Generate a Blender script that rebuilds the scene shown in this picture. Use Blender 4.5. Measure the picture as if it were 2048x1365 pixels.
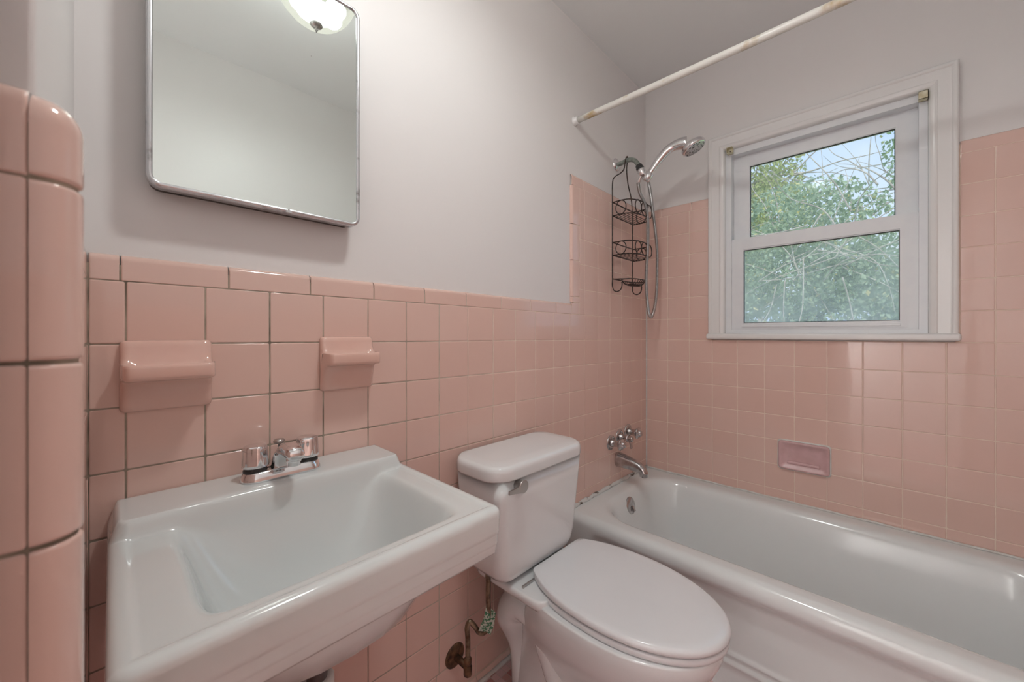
import bpy, bmesh, math, random
from mathutils import Vector, Matrix, noise
random.seed(7)
H = 1.12                    # camera height; all heights below are given relative to the lens
CX, CY, YAW = -2.05097, -0.95101, math.radians(43.992)
S = bpy.context.scene
for o in list(bpy.data.objects): bpy.data.objects.remove(o)
COL = S.collection

# ---------------------------------------------------------------- camera
cd = bpy.data.cameras.new('camera'); cam = bpy.data.objects.new('camera', cd); COL.objects.link(cam)
cam.location = (CX, CY, H); cam.rotation_euler = (math.pi/2, 0, YAW - math.pi/2)
cd.sensor_width = 36; cd.lens = 36*775.5/2048; cd.shift_y = -13.8/2048; cd.clip_start = .01
cd.dof.use_dof = True; cd.dof.focus_distance = 1.35; cd.dof.aperture_fstop = 6.3
S.camera = cam
# ---------------------------------------------------------------- sky, sun, exposure
w = bpy.data.worlds.new('sky'); S.world = w; w.use_nodes = True
nt = w.node_tree; bg = nt.nodes['Background']
tc = nt.nodes.new('ShaderNodeTexCoord'); nz = nt.nodes.new('ShaderNodeTexNoise'); nz.inputs['Scale'].default_value = 3.0; nz.inputs['Detail'].default_value = 5
rp = nt.nodes.new('ShaderNodeValToRGB'); rp.color_ramp.elements[0].position = .42; rp.color_ramp.elements[0].color = (.50, .66, .98, 1)
rp.color_ramp.elements[1].position = .68; rp.color_ramp.elements[1].color = (.84, .90, 1, 1)
nt.links.new(tc.outputs['Generated'], nz.inputs['Vector']); nt.links.new(nz.outputs['Fac'], rp.inputs['Fac']); nt.links.new(rp.outputs['Color'], bg.inputs['Color'])
bg.inputs['Strength'].default_value = 1.15
sd = bpy.data.lights.new('sun', 'SUN'); sd.energy = 3.4; sd.angle = .03; sd.color = (1, .95, .86)
sun = bpy.data.objects.new('sun', sd); COL.objects.link(sun); sun.rotation_euler = (math.radians(38), 0, math.radians(-75)); sun.location = (0, 0, 5)
S.view_settings.view_transform = 'Standard'; S.view_settings.look = 'None'; S.view_settings.exposure = 0.12; S.view_settings.gamma = 1; S.view_settings.use_curve_mapping = False
# added fill light, out of view in the hall, bounced in through the doorway
def area(name, loc, rot, sx, sy, e, c):
    l = bpy.data.lights.new(name, 'AREA'); l.shape = 'RECTANGLE'; l.size = sx; l.size_y = sy; l.energy = e; l.color = c
    o = bpy.data.objects.new(name, l); COL.objects.link(o); o.location = loc; o.rotation_euler = rot; return o
HALL_FILL = area('hall_fill_light', (-2.86, -.50, 1.5), (0, math.radians(90), 0), 1.3, .35, 36, (.95, 1, .99))
BULB_W = 3.3; DOWN_W = 11

# ---------------------------------------------------------------- helpers
def tag(o, label=None, cat=None, group=None, kind=None):
    if label: o['label'] = label
    if cat: o['category'] = cat
    if group: o['group'] = group
    if kind: o['kind'] = kind
    return o
def thing(name, loc, label, cat, group=None):
    o = bpy.data.objects.new(name, None); o.empty_display_size = .05; COL.objects.link(o); o.location = (loc[0], loc[1], loc[2]+H)
    return tag(o, label, cat, group)
def struct_empty(name, loc):
    o = bpy.data.objects.new(name, None); COL.objects.link(o); o.location = (loc[0], loc[1], loc[2]+H); o['kind'] = 'structure'; return o
def wloc(o):
    v = Vector(o.location)
    while o.parent: o = o.parent; v += Vector(o.location)
    return v
def mk(name, g, mat, parent=None, loc=None, smooth=True, angle=None, bevel=0, seg=2, wn=False):
    vs, fs = g
    vs = [Vector(v) for v in vs]
    if parent: org = wloc(parent) - Vector((0, 0, H))
    elif loc: org = Vector(loc)
    else:
        xs = [v.x for v in vs]; ys = [v.y for v in vs]; zs = [v.z for v in vs]
        org = Vector(((min(xs)+max(xs))/2, (min(ys)+max(ys))/2, min(zs)))
    me = bpy.data.meshes.new(name); me.from_pydata([v-org for v in vs], [], fs); me.update()
    bm = bmesh.new(); bm.from_mesh(me); bmesh.ops.recalc_face_normals(bm, faces=bm.faces); bm.to_mesh(me); bm.free()
    for p in me.polygons: p.use_smooth = smooth
    me.materials.append(mat)
    o = bpy.data.objects.new(name, me); COL.objects.link(o)
    if parent: o.parent = parent
    else: o.location = org + Vector((0, 0, H))
    if bevel:
        b = o.modifiers.new('bevel', 'BEVEL'); b.width = bevel; b.segments = seg; b.limit_method = 'ANGLE'; b.angle_limit = math.radians(35)
    if bevel or wn:
        o.modifiers.new('wn', 'WEIGHTED_NORMAL').keep_sharp = False
    if angle and smooth:
        for e in me.edges: pass
    return o
def join(*gs):
    V, F = [], []
    for vs, fs in gs:
        n = len(V); V += list(vs); F += [tuple(i+n for i in f) for f in fs]
    return V, F
def box(x0, x1, y0, y1, z0, z1):
    v = [(x, y, z) for x in (x0, x1) for y in (y0, y1) for z in (z0, z1)]
    return v, [(0,1,3,2), (4,6,7,5), (0,4,5,1), (2,3,7,6), (0,2,6,4), (1,5,7,3)]
def loft(rings, closed=True, cap0=True, cap1=True):
    n = len(rings[0]); V = [tuple(p) for r in rings for p in r]; F = []
    for i in range(len(rings)-1):
        for j in range(n if closed else n-1):
            k = (j+1) % n; F.append((i*n+j, i*n+k, (i+1)*n+k, (i+1)*n+j))
    if cap0: F.append(tuple(range(n)))
    if cap1: F.append(tuple(range((len(rings)-1)*n, len(rings)*n)))
    return V, F
def tube(path, r, n=10, closed=False, caps=True):
    P = [Vector(p) for p in path]; m = len(P); R = r if isinstance(r, (list, tuple)) else [r]*m
    T = []
    for i in range(m):
        a = P[(i-1) % m] if (i or closed) else P[i]; b = P[(i+1) % m] if (i < m-1 or closed) else P[i]
        T.append((b-a).normalized())
    u = T[0].orthogonal().normalized(); rings = []
    for i in range(m):
        if i:
            q = T[i-1].rotation_difference(T[i]); u = q @ u
        u = (u - T[i]*u.dot(T[i])).normalized(); v = T[i].cross(u)
        rings.append([P[i] + (u*math.cos(t)+v*math.sin(t))*R[i] for t in [2*math.pi*k/n for k in range(n)]])
    if closed: rings.append(rings[0]); 
    return loft(rings, True, caps and not closed, caps and not closed)
def spline(pts, k=8, closed=False):
    P = [Vector(p) for p in pts]; n = len(P); out = []
    for i in range(n if closed else n-1):
        g = (lambda j: P[j % n]) if closed else (lambda j: P[min(max(j, 0), n-1)])
        a, b, c, d = g(i-1), g(i), g(i+1), g(i+2)
        for s in range(k):
            t = s/k
            out.append(.5*((2*b)+(c-a)*t+(2*a-5*b+4*c-d)*t*t+(3*b-a-3*c+d)*t**3))
    if not closed: out.append(P[-1])
    return out
def lathe(c, axis, prof, n=24, fl=None):
    """prof: (distance along axis, radius)"""
    a = Vector(axis).normalized(); u = a.orthogonal().normalized(); v = a.cross(u); c = Vector(c); rings = []
    for d, r in prof:
        rings.append([c+a*d+(u*math.cos(t)+v*math.sin(t))*r*(fl(t, d) if fl else 1) for t in [2*math.pi*k/n for k in range(n)]])
    return loft(rings)
def rrect(x0, x1, y0, y1, r, z, n=6):
    out = []
    for cx, cy, a0 in ((x1-r, y1-r, 0), (x0+r, y1-r, 90), (x0+r, y0+r, 180), (x1-r, y0+r, 270)):
        for k in range(n+1):
            a = math.radians(a0+90*k/n); out.append((cx+r*math.cos(a), cy+r*math.sin(a), z))
    return out
def sm(a, b, x):
    t = min(max((x-a)/(b-a), 0), 1); return t*t*(3-2*t)
def splus(x, k): return k*math.log1p(math.exp(min(x/k, 60))) if x/k < 60 else x

# ---------------------------------------------------------------- materials
def mat(name, col, rough=.5, metal=0, coat=0, spec=.5, **k):
    m = bpy.data.materials.new(name); m.use_nodes = True; b = m.node_tree.nodes['Principled BSDF']
    b.inputs['Base Color'].default_value = (*col, 1); b.inputs['Roughness'].default_value = rough; b.inputs['Metallic'].default_value = metal
    b.inputs['Coat Weight'].default_value = coat; b.inputs['Coat Roughness'].default_value = .05; b.inputs['Specular IOR Level'].default_value = spec
    for kk, v in k.items(): b.inputs[kk].default_value = v
    return m
def srgb(r, g, b):
    f = lambda c: (c/255/12.92) if c/255 <= .04045 else ((c/255+.055)/1.055)**2.4
    return f(r), f(g), f(b)
def node(m, t, **k):
    n = m.node_tree.nodes.new(t)
    for a, v in k.items():
        if a in n.inputs: n.inputs[a].default_value = v
        else: setattr(n, a, v)
    return n
def link(m, a, ao, b, bi): m.node_tree.links.new(a.outputs[ao], b.inputs[bi])
def bump(m, scale, strength, dist=.001, detail=3, coord='Object'):
    b = m.node_tree.nodes['Principled BSDF']; t = node(m, 'ShaderNodeTexCoord'); n = node(m, 'ShaderNodeTexNoise', Scale=scale, Detail=detail)
    q = node(m, 'ShaderNodeBump', Strength=strength, Distance=dist)
    link(m, t, coord, n, 'Vector'); link(m, n, 'Fac', q, 'Height'); link(m, q, 'Normal', b, 'Normal'); return n
def mottle(m, c0, c1, scale, lo=.35, hi=.65, coord='Object', detail=4):
    b = m.node_tree.nodes['Principled BSDF']; t = node(m, 'ShaderNodeTexCoord'); n = node(m, 'ShaderNodeTexNoise', Scale=scale, Detail=detail)
    r = node(m, 'ShaderNodeValToRGB'); e = r.color_ramp.elements; e[0].position = lo; e[1].position = hi; e[0].color = (*c0, 1); e[1].color = (*c1, 1)
    link(m, t, coord, n, 'Vector'); link(m, n, 'Fac', r, 'Fac'); link(m, r, 'Color', b, 'Base Color'); return r

M = {}
WALLC = (.845, .805, .795)
M['paint'] = mat('wall_paint', WALLC, .42); bump(M['paint'], 9, .25, .004, 5)
M['ceil'] = mat('ceiling_paint', (.92, .92, .92), .6); bump(M['ceil'], 40, .1)
M['trimpaint'] = mat('gloss_trim_paint', (.86, .84, .83), .22); bump(M['trimpaint'], 30, .15, .001)
M['vinyl'] = mat('white_vinyl', (.74, .75, .78), .32); mottle(M['vinyl'], (.82, .83, .86), (.85, .86, .88), 20)
M['gasket'] = mat('black_gasket', (.02, .02, .02), .5); mottle(M['gasket'], (.015, .015, .015), (.04, .04, .04), 60)
def tilemat(name, c):
    m = mat(name, c, .07, coat=.3, spec=.5)
    b = m.node_tree.nodes['Principled BSDF']; g = node(m, 'ShaderNodeNewGeometry'); r = node(m, 'ShaderNodeValToRGB')
    e = r.color_ramp.elements; e[0].color = (c[0]*.985, c[1]*.975, c[2]*.97, 1); e[1].color = (c[0]*1.01, c[1]*1.025, c[2]*1.03, 1)
    t = node(m, 'ShaderNodeTexCoord'); n = node(m, 'ShaderNodeTexNoise', Scale=35, Detail=1); q = node(m, 'ShaderNodeBump', Strength=.22, Distance=.0008)
    link(m, g, 'Random Per Island', r, 'Fac'); link(m, r, 'Color', b, 'Base Color')
    link(m, t, 'Object', n, 'Vector'); link(m, n, 'Fac', q, 'Height'); link(m, q, 'Normal', b, 'Normal'); link(m, q, 'Normal', b, 'Coat Normal')
    return m
PINK = (.82, .565, .49)
M['tile'] = tilemat('pink_glazed_tile', PINK)
M['dish'] = mat('salmon_glazed_ceramic', (.76, .42, .345), .08, coat=.4); mottle(M['dish'], (.79, .50, .42), (.82, .54, .46), 12)
M['lilac'] = mat('dusty_pink_ceramic', (.60, .34, .34), .25, coat=.2); mottle(M['lilac'], (.66, .42, .42), (.74, .48, .49), 25)
# grout: grey and dirty by the sink, pale pink where regrouted near the bath
m = M['grout'] = mat('grout', (.4, .35, .3), .85); b = m.node_tree.nodes['Principled BSDF']
g = node(m, 'ShaderNodeNewGeometry'); sx = node(m, 'ShaderNodeSeparateXYZ'); link(m, g, 'Position', sx, 'Vector')
mr = node(m, 'ShaderNodeMapRange'); mr.inputs['From Min'].default_value = -1.65; mr.inputs['From Max'].default_value = -1.0
nn = node(m, 'ShaderNodeTexNoise', Scale=18, Detail=5); link(m, g, 'Position', nn, 'Vector')
r1 = node(m, 'ShaderNodeValToRGB'); r1.color_ramp.elements[0].position = .3; r1.color_ramp.elements[0].color = (.17, .135, .10, 1); r1.color_ramp.elements[1].position = .7; r1.color_ramp.elements[1].color = (.52, .43, .34, 1)
r2 = node(m, 'ShaderNodeValToRGB'); r2.color_ramp.elements[0].position = .3; r2.color_ramp.elements[0].color = (.84, .64, .53, 1); r2.color_ramp.elements[1].position = .7; r2.color_ramp.elements[1].color = (.92, .76, .65, 1)
mx = node(m, 'ShaderNodeMix', data_type='RGBA'); link(m, sx, 'X', mr, 'Value'); link(m, mr, 'Result', mx, 0)
link(m, nn, 'Fac', r1, 'Fac'); link(m, nn, 'Fac', r2, 'Fac'); m.node_tree.links.new(r1.outputs[0], mx.inputs[6]); m.node_tree.links.new(r2.outputs[0], mx.inputs[7]); m.node_tree.links.new(mx.outputs[2], b.inputs['Base Color'])
M['porc'] = mat('white_porcelain', (.78, .775, .765), .09, coat=.5); mottle(M['porc'], (.84, .845, .85), (.86, .865, .87), 4); 
M['sinkporc'] = mat('off_white_porcelain', (.72, .72, .705), .10, coat=.5)
# tiny stains and chips in the sink glaze
mottle(M['sinkporc'], (.74, .76, .755), (.76, .78, .775), 6)
M['seat'] = mat('white_plastic_seat', (.80, .80, .81), .14); mottle(M['seat'], (.83, .83, .85), (.85, .85, .87), 5)
M['tub'] = mat('enamel', (.70, .705, .695), .16, coat=.25); mottle(M['tub'], (.85, .88, .88), (.885, .91, .915), 3, .3, .7)
M['chrome'] = mat('chrome', (.80, .79, .80), .07, 1); mottle(M['chrome'], (.72, .71, .72), (.82, .81, .82), 40)
M['oldchrome'] = mat('dull_chrome', (.52, .49, .49), .2, 1); mottle(M['oldchrome'], (.42, .39, .39), (.6, .58, .58), 60)
M['hose'] = mat('ribbed_steel', (.50, .50, .50), .22, 1); mottle(M['hose'], (.42, .42, .42), (.58, .58, .58), 90)
M['nickel'] = mat('brushed_nickel', (.50, .48, .46), .28, 1); bump(M['nickel'], 300, .05)
M['steelframe'] = mat('worn_steel_frame', (.62, .62, .64), .25, 1); mottle(M['steelframe'], (.30, .28, .27), (.66, .66, .68), 30, .30, .42)
M['dark'] = mat('rusty_dark_edge', (.10, .08, .07), .6); mottle(M['dark'], (.05, .04, .035), (.22, .16, .12), 40)
M['mirror'] = mat('mirror_glass', (.86, .88, .855), .0, 1)
mottle(M['mirror'], (.10, .10, .09), (.81, .88, .855), 90, .19, .20, detail=2)
M['blackwire'] = mat('black_wire', (.03, .022, .022), .35); mottle(M['blackwire'], (.015, .01, .01), (.07, .04, .03), 60)
M['armgrey'] = mat('corroded_pipe', (.30, .34, .30), .45, .4); mottle(M['armgrey'], (.22, .26, .23), (.42, .46, .42), 50)
M['black'] = mat('black_rubber', (.03, .03, .03), .4); mottle(M['black'], (.02, .02, .02), (.05, .05, .05), 60)
M['copper'] = mat('tarnished_brass', (.23, .17, .11), .35, .85); mottle(M['copper'], (.13, .09, .06), (.36, .29, .20), 45)
M['rust'] = mat('rusty_metal', (.12, .06, .035), .5, .5); mottle(M['rust'], (.05, .025, .015), (.24, .13, .07), 50)
M['pvc'] = mat('white_pvc', (.78, .74, .70), .4); mottle(M['pvc'], (.70, .65, .60), (.8, .77, .74), 25)
M['darkpipe'] = mat('dark_drain_pipe', (.10, .09, .09), .35, .5); mottle(M['darkpipe'], (.07, .06, .06), (.14, .12, .12), 25)
M['rod'] = mat('cream_rod', (.80, .76, .70), .25)
m = M['rod']; mottle(m, (.55, .40, .22), (.82, .79, .74), 9, .33, .42, detail=6)
M['cream'] = mat('yellowed_plastic', (.72, .66, .45), .5); mottle(M['cream'], (.62, .54, .34), (.78, .74, .58), 60)
M['caulk'] = mat('white_caulk', (.78, .77, .75), .5); mottle(M['caulk'], (.10, .07, .05), (.78, .78, .76), 28, .36, .42, detail=6)
M['caulk2'] = mat('clean_caulk', (.78, .76, .73), .5); mottle(M['caulk2'], (.70, .66, .62), (.80, .79, .77), 28)
M['wood'] = mat('tread', (.5, .4, .3), .5); mottle(M['wood'], (.35, .25, .17), (.45, .33, .22), 8)
# floor mosaic: one inch squares, two pinks
m = M['mosaic'] = mat('pink_mosaic', (.6, .4, .38), .3); b = m.node_tree.nodes['Principled BSDF']
g = node(m, 'ShaderNodeNewGeometry'); sc = node(m, 'ShaderNodeVectorMath', operation='SCALE'); sc.inputs['Scale'].default_value = 42
fl = node(m, 'ShaderNodeVectorMath', operation='FLOOR'); fr = node(m, 'ShaderNodeVectorMath', operation='FRACTION'); wn = node(m, 'ShaderNodeTexWhiteNoise', noise_dimensions='2D')
rp2 = node(m, 'ShaderNodeValToRGB'); rp2.color_ramp.interpolation = 'CONSTANT'; e = rp2.color_ramp.elements
e[0].color = (.55, .26, .24, 1); e[1].position = .22; e[1].color = (.80, .56, .56, 1); q = e.new(.6); q.color = (.76, .54, .55, 1); q = e.new(.88); q.color = (.66, .38, .36, 1)
link(m, g, 'Position', sc, 0); link(m, sc, 0, fl, 0); link(m, sc, 0, fr, 0); link(m, fl, 0, wn, 'Vector'); link(m, wn, 'Value', rp2, 'Fac')
s2 = node(m, 'ShaderNodeSeparateXYZ'); link(m, fr, 0, s2, 0)
def mth(op, a, b_=None):
    n = node(m, 'ShaderNodeMath', operation=op)
    for i, v in enumerate((a, b_)):
        if v is None: continue
        if isinstance(v, (int, float)): n.inputs[i].default_value = v
        else: m.node_tree.links.new(v, n.inputs[i])
    return n.outputs[0]
ex = mth('ABSOLUTE', mth('SUBTRACT', s2.outputs[0], .5)); ey = mth('ABSOLUTE', mth('SUBTRACT', s2.outputs[1], .5))
gm = mth('GREATER_THAN', mth('MAXIMUM', ex, ey), .46)
mx = node(m, 'ShaderNodeMix', data_type='RGBA'); m.node_tree.links.new(gm, mx.inputs[0]); m.node_tree.links.new(rp2.outputs[0], mx.inputs[6]); mx.inputs[7].default_value = (.62, .5, .48, 1)
m.node_tree.links.new(mx.outputs[2], b.inputs['Base Color'])
# glass
def glassmat(name, haze, tint):
    m = bpy.data.materials.new(name); m.use_nodes = True; n = m.node_tree; n.nodes.clear()
    out = n.nodes.new('ShaderNodeOutputMaterial'); tr = n.nodes.new('ShaderNodeBsdfTransparent'); tr.inputs[0].default_value = (*tint, 1)
    gl = n.nodes.new('ShaderNodeBsdfGlossy'); gl.inputs['Roughness'].default_value = .02; mx = n.nodes.new('ShaderNodeMixShader'); mx.inputs[0].default_value = .001
    n.links.new(tr.outputs[0], mx.inputs[1]); n.links.new(gl.outputs[0], mx.inputs[2])
    tl = n.nodes.new('ShaderNodeBsdfTranslucent'); tl.inputs[0].default_value = (.97, .98, .95, 1); m2 = n.nodes.new('ShaderNodeMixShader')
    t = n.nodes.new('ShaderNodeTexCoord'); nz = n.nodes.new('ShaderNodeTexNoise'); nz.inputs['Scale'].default_value = 5; nz.inputs['Detail'].default_value = 5
    r = n.nodes.new('ShaderNodeMapRange'); r.inputs['From Min'].default_value = .3; r.inputs['From Max'].default_value = .7; r.inputs['To Min'].default_value = haze*.6; r.inputs['To Max'].default_value = haze*1.4
    n.links.new(t.outputs['Object'], nz.inputs['Vector']); n.links.new(nz.outputs['Fac'], r.inputs['Value']); n.links.new(r.outputs[0], m2.inputs[0])
    n.links.new(mx.outputs[0], m2.inputs[1]); n.links.new(tl.outputs[0], m2.inputs[2]); n.links.new(m2.outputs[0], out.inputs[0]); return m
M['glass'] = glassmat('window_glass', .11, (.97, .99, .98)); M['hazeglass'] = glassmat('hazy_window_glass', .24, (.96, .98, .97))
m = M['shade'] = bpy.data.materials.new('ribbed_glass_shade'); m.use_nodes = True; n = m.node_tree; n.nodes.clear()
out = n.nodes.new('ShaderNodeOutputMaterial'); tr = n.nodes.new('ShaderNodeBsdfTransparent'); gl = n.nodes.new('ShaderNodeBsdfGlossy'); gl.inputs['Roughness'].default_value = .1
tl = n.nodes.new('ShaderNodeEmission'); tl.inputs[0].default_value = (1, .95, .82, 1); tl.inputs[1].default_value = 1.1
mx = n.nodes.new('ShaderNodeMixShader'); mx.inputs[0].default_value = .25; m2 = n.nodes.new('ShaderNodeMixShader'); m2.inputs[0].default_value = .45
n.links.new(tr.outputs[0], mx.inputs[1]); n.links.new(gl.outputs[0], mx.inputs[2]); n.links.new(mx.outputs[0], m2.inputs[1]); n.links.new(tl.outputs[0], m2.inputs[2]); n.links.new(m2.outputs[0], out.inputs[0])
m = M['bulb'] = mat('lit_bulb', (1, 1, 1), .3); bb = m.node_tree.nodes['Principled BSDF']; bb.inputs['Emission Color'].default_value = (1, .94, .8, 1); bb.inputs['Emission Strength'].default_value = 30
def leafmat(name, a, b_):
    m = mat(name, a, .45); bb = m.node_tree.nodes['Principled BSDF']; g = node(m, 'ShaderNodeNewGeometry'); r = node(m, 'ShaderNodeValToRGB')
    e = r.color_ramp.elements; e[0].color = (*a, 1); e[1].color = (*b_, 1); q = e.new(.93); q.color = (*b_, 1); e[-1].color = (.75, .62, .22, 1)
    link(m, g, 'Random Per Island', r, 'Fac'); link(m, r, 'Color', bb, 'Base Color'); bb.inputs['Transmission Weight'].default_value = 0
    tl = node(m, 'ShaderNodeBsdfTranslucent'); link(m, r, 'Color', tl, 'Color'); mx = node(m, 'ShaderNodeMixShader'); mx.inputs[0].default_value = .45
    link(m, bb, 0, mx, 1); link(m, tl, 0, mx, 2); m.node_tree.links.new(mx.outputs[0], m.node_tree.nodes['Material Output'].inputs[0]); return m
M['leafA'] = leafmat('green_leaves', (.16, .27, .11), (.42, .56, .34)); M['leafB'] = leafmat('yellow_green_leaves', (.24, .30, .09), (.60, .62, .26)); M['leafC'] = leafmat('grey_green_leaves', (.18, .27, .14), (.50, .60, .42))
M['bark'] = mat('grey_bark', (.36, .31, .27), .8); mottle(M['bark'], (.28, .23, .2), (.50, .45, .40), 10)
M['grass'] = mat('lawn', (.2, .3, .12), .9); mottle(M['grass'], (.15, .24, .09), (.34, .40, .20), 3)

# ---------------------------------------------------------------- tiles
T = .1095; L0 = -.0295; SL = -.006; L1 = L0+T
class Fr:                                   # a wall plane: point = O + u*U + v*Z + n*N
    def __init__(s, O, U, N, shear=0): s.O, s.U, s.N, s.sh = Vector(O), Vector(U), Vector(N), shear
    def p(s, u, v, n): return s.O + s.U*u + Vector((0, 0, v + s.sh*u)) + s.N*n
G = .0009
def tile(F, u0, u1, v0, v1, acc, g=G, cr=.0028, proud=0):
    if u1-u0 < .006 or v1-v0 < .006: return
    u0 += g; u1 -= g; v0 += g; v1 -= g
    dn = random.uniform(-.00025, .0003)+proud; tu, tv = random.gauss(0, .0022), random.gauss(0, .0022); cu, cv = (u0+u1)/2, (v0+v1)/2
    rings = []
    for ins, d in ((0, -.004), (0, -.0016), (.0005, -.0007), (.0013, -.0002), (.0026, 0)):
        rr = rrect(u0+ins, u1-ins, v0+ins, v1-ins, max(cr-ins*.6, .0008), 0, 3)
        rings.append([F.p(a, b, d+dn+tu*(a-cu)+tv*(b-cv)) for a, b, _ in rr])
    acc.append(loft(rings, True, False, True))
def cap(F, u0, u1, v0, h, acc, vert=False, back=.013, flip=False):
    """bullnose trim: section rounds back to the plaster"""
    r = .0115; sec = [(0, -.004), (0, -.0015), (.0006, -.0004), (.0018, 0)]
    for k in range(0, 9):
        a = math.radians(90*k/8); sec.append((h-r+r*math.sin(a), -r+r*math.cos(a)))
    sec.append((h, -back))
    u0 += G; u1 -= G; dn = random.uniform(-.0003, .0004)
    rings = []
    for du, dd in ((0, -.0016), (.0005, -.0006), (.0014, -.0001), (.0026, 0), (-.0026, 0), (-.0014, -.0001), (-.0005, -.0006), (0, -.0016)):
        u = u0+du if len(rings) < 4 else u1+du
        if vert: rings.append([F.p(v0+(h-s if not flip else s), u, n+dd+dn) for s, n in sec])
        else: rings.append([F.p(u, v0+s+dd*.4, n+dd+dn) for s, n in sec])
    acc.append(loft(rings, False, False, False))

A = Fr((0, 0, 0), (1, 0, 0), (0, -1, 0), SL); B = Fr((0, 0, 0), (0, -1, 0), (-1, 0, 0)); C = Fr((0, -1.43, 0), (1, 0, 0), (0, 1, 0)); D = Fr((-2.077, 0, 0), (0, 1, 0), (1, 0, 0), -SL*0); E_ = Fr((0, -.592, 0), (1, 0, 0), (0, -1, 0))
DZ = .0125  # left stub rows sit level with the raised rows of the sink wall
D.O.z += DZ; E_.O.z += DZ
XE = -2.077; CAPH = .0455; FLOOR = -1.12
ROW0 = -9; BASEV = L0+ROW0*T
gx = [-(.5602+k)*T for k in range(-1, 19)]
def gridA():
    acc = []
    xs = sorted([XE]+[x for x in gx if XE < x < -.001]+[0])
    for r in range(ROW0, 1):
        for a, b in zip(xs[:-1], xs[1:]):
            if r == -1 and (abs(a+2.0317) < .01 or abs(a+1.7032) < .01): continue     # soap dish and shelf cells
            tile(A, a, b, L0+r*T, L0+(r+1)*T, acc)
    xs2 = sorted([-.645]+[x for x in gx if x > -.63 and x < -.001]+[0])
    for r in range(1, 6):
        for a, b in zip(xs2[:-1], xs2[1:]): tile(A, a, b, L0+r*T, L0+(r+1)*T, acc)
    # cap along the wainscot
    js = [XE, -2.039]
    while js[-1]+.1535 < -.703: js.append(js[-1]+.1535)
    js += [-.703]
    for a, b in zip(js[:-1], js[1:]): cap(A, a, b, L1, CAPH, acc)
    tile(A, -.703, -.645, L1, L1+CAPH+.004, acc)
    # vertical trim
    vt = L0+6*T; z = L1+CAPH+.004; zs = [z, z+.026]
    while zs[-1]+.1535 < vt-.02: zs.append(zs[-1]+.1535)
    zs.append(vt)
    for a, b in zip(zs[:-1], zs[1:]): cap(A, a, b, -.703, .058, acc, vert=True)
    # top cap of the bath surround
    us = [-.703, -.62, -.467, -.313, -.16, 0]
    for a, b in zip(us[:-1], us[1:]): cap(A, a, b, vt, CAPH, acc)
    # base course with a small foot
    us = [XE]; x = -2.0
    while x < -.74: us.append(x); x += .1535
    us.append(-.735)
    for a, b in zip(us[:-1], us[1:]): tile(A, a, b, FLOOR+.014, BASEV, acc)
    for a, b in zip(us[:-1], us[1:]):
        pts = [(FLOOR+.016, -.001), (FLOOR+.012, .001), (FLOOR+.007, .004), (FLOOR+.004, .009), (FLOOR+.001, .012)]
        acc.append(loft([[A.p(u, v-SL*u, n) for v, n in pts] for u in (a+G, b-G)], False, False, False))
    return join(*acc)
def gridB():
    acc = []; ys = [0, .118]
    while ys[-1]+T < 1.43: ys.append(ys[-1]+T)
    ys.append(1.43)
    def strip(lo, hi, v0, v1):
        for a, b in zip(ys[:-1], ys[1:]):
            a2, b2 = max(a, lo), min(b, hi)
            if b2-a2 > .012: tile(B, a2, b2, v0, v1, acc)
    for r in range(-8, 0): strip(0, 1.43, L0+r*T, L0+(r+1)*T)
    for r in range(0, 6):
        strip(0, .322, L0+r*T, L0+(r+1)*T); strip(1.135, 1.43, L0+r*T, L0+(r+1)*T)
    vt = L0+6*T
    for a, b in ((.0, .085), (.085, .238), (.238, .322), (1.135, 1.36), (1.36, 1.43)): cap(B, a, b, vt, CAPH, acc)
    return join(*acc)
def gridC():
    acc = []; xs = [-.72-k*T for k in range(0, 20)][::-1]
    for r in range(-9, 1):
        for a, b in zip(xs[:-1], xs[1:]): tile(C, a, b, L0+r*T, L0+(r+1)*T, acc)
    for a, b in zip(xs[::-2][1:], xs[::-2][:-1]): cap(C, a, b, L1, CAPH, acc)
    xs = [-.72+k*T for k in range(0, 7)]+[0]
    for r in range(-9, 6):
        for a, b in zip(xs[:-1], xs[1:]): tile(C, a, b, L0+r*T, L0+(r+1)*T, acc)
    return join(*acc)
AX, AY, RQ = -2.083, -.572, .020
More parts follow.
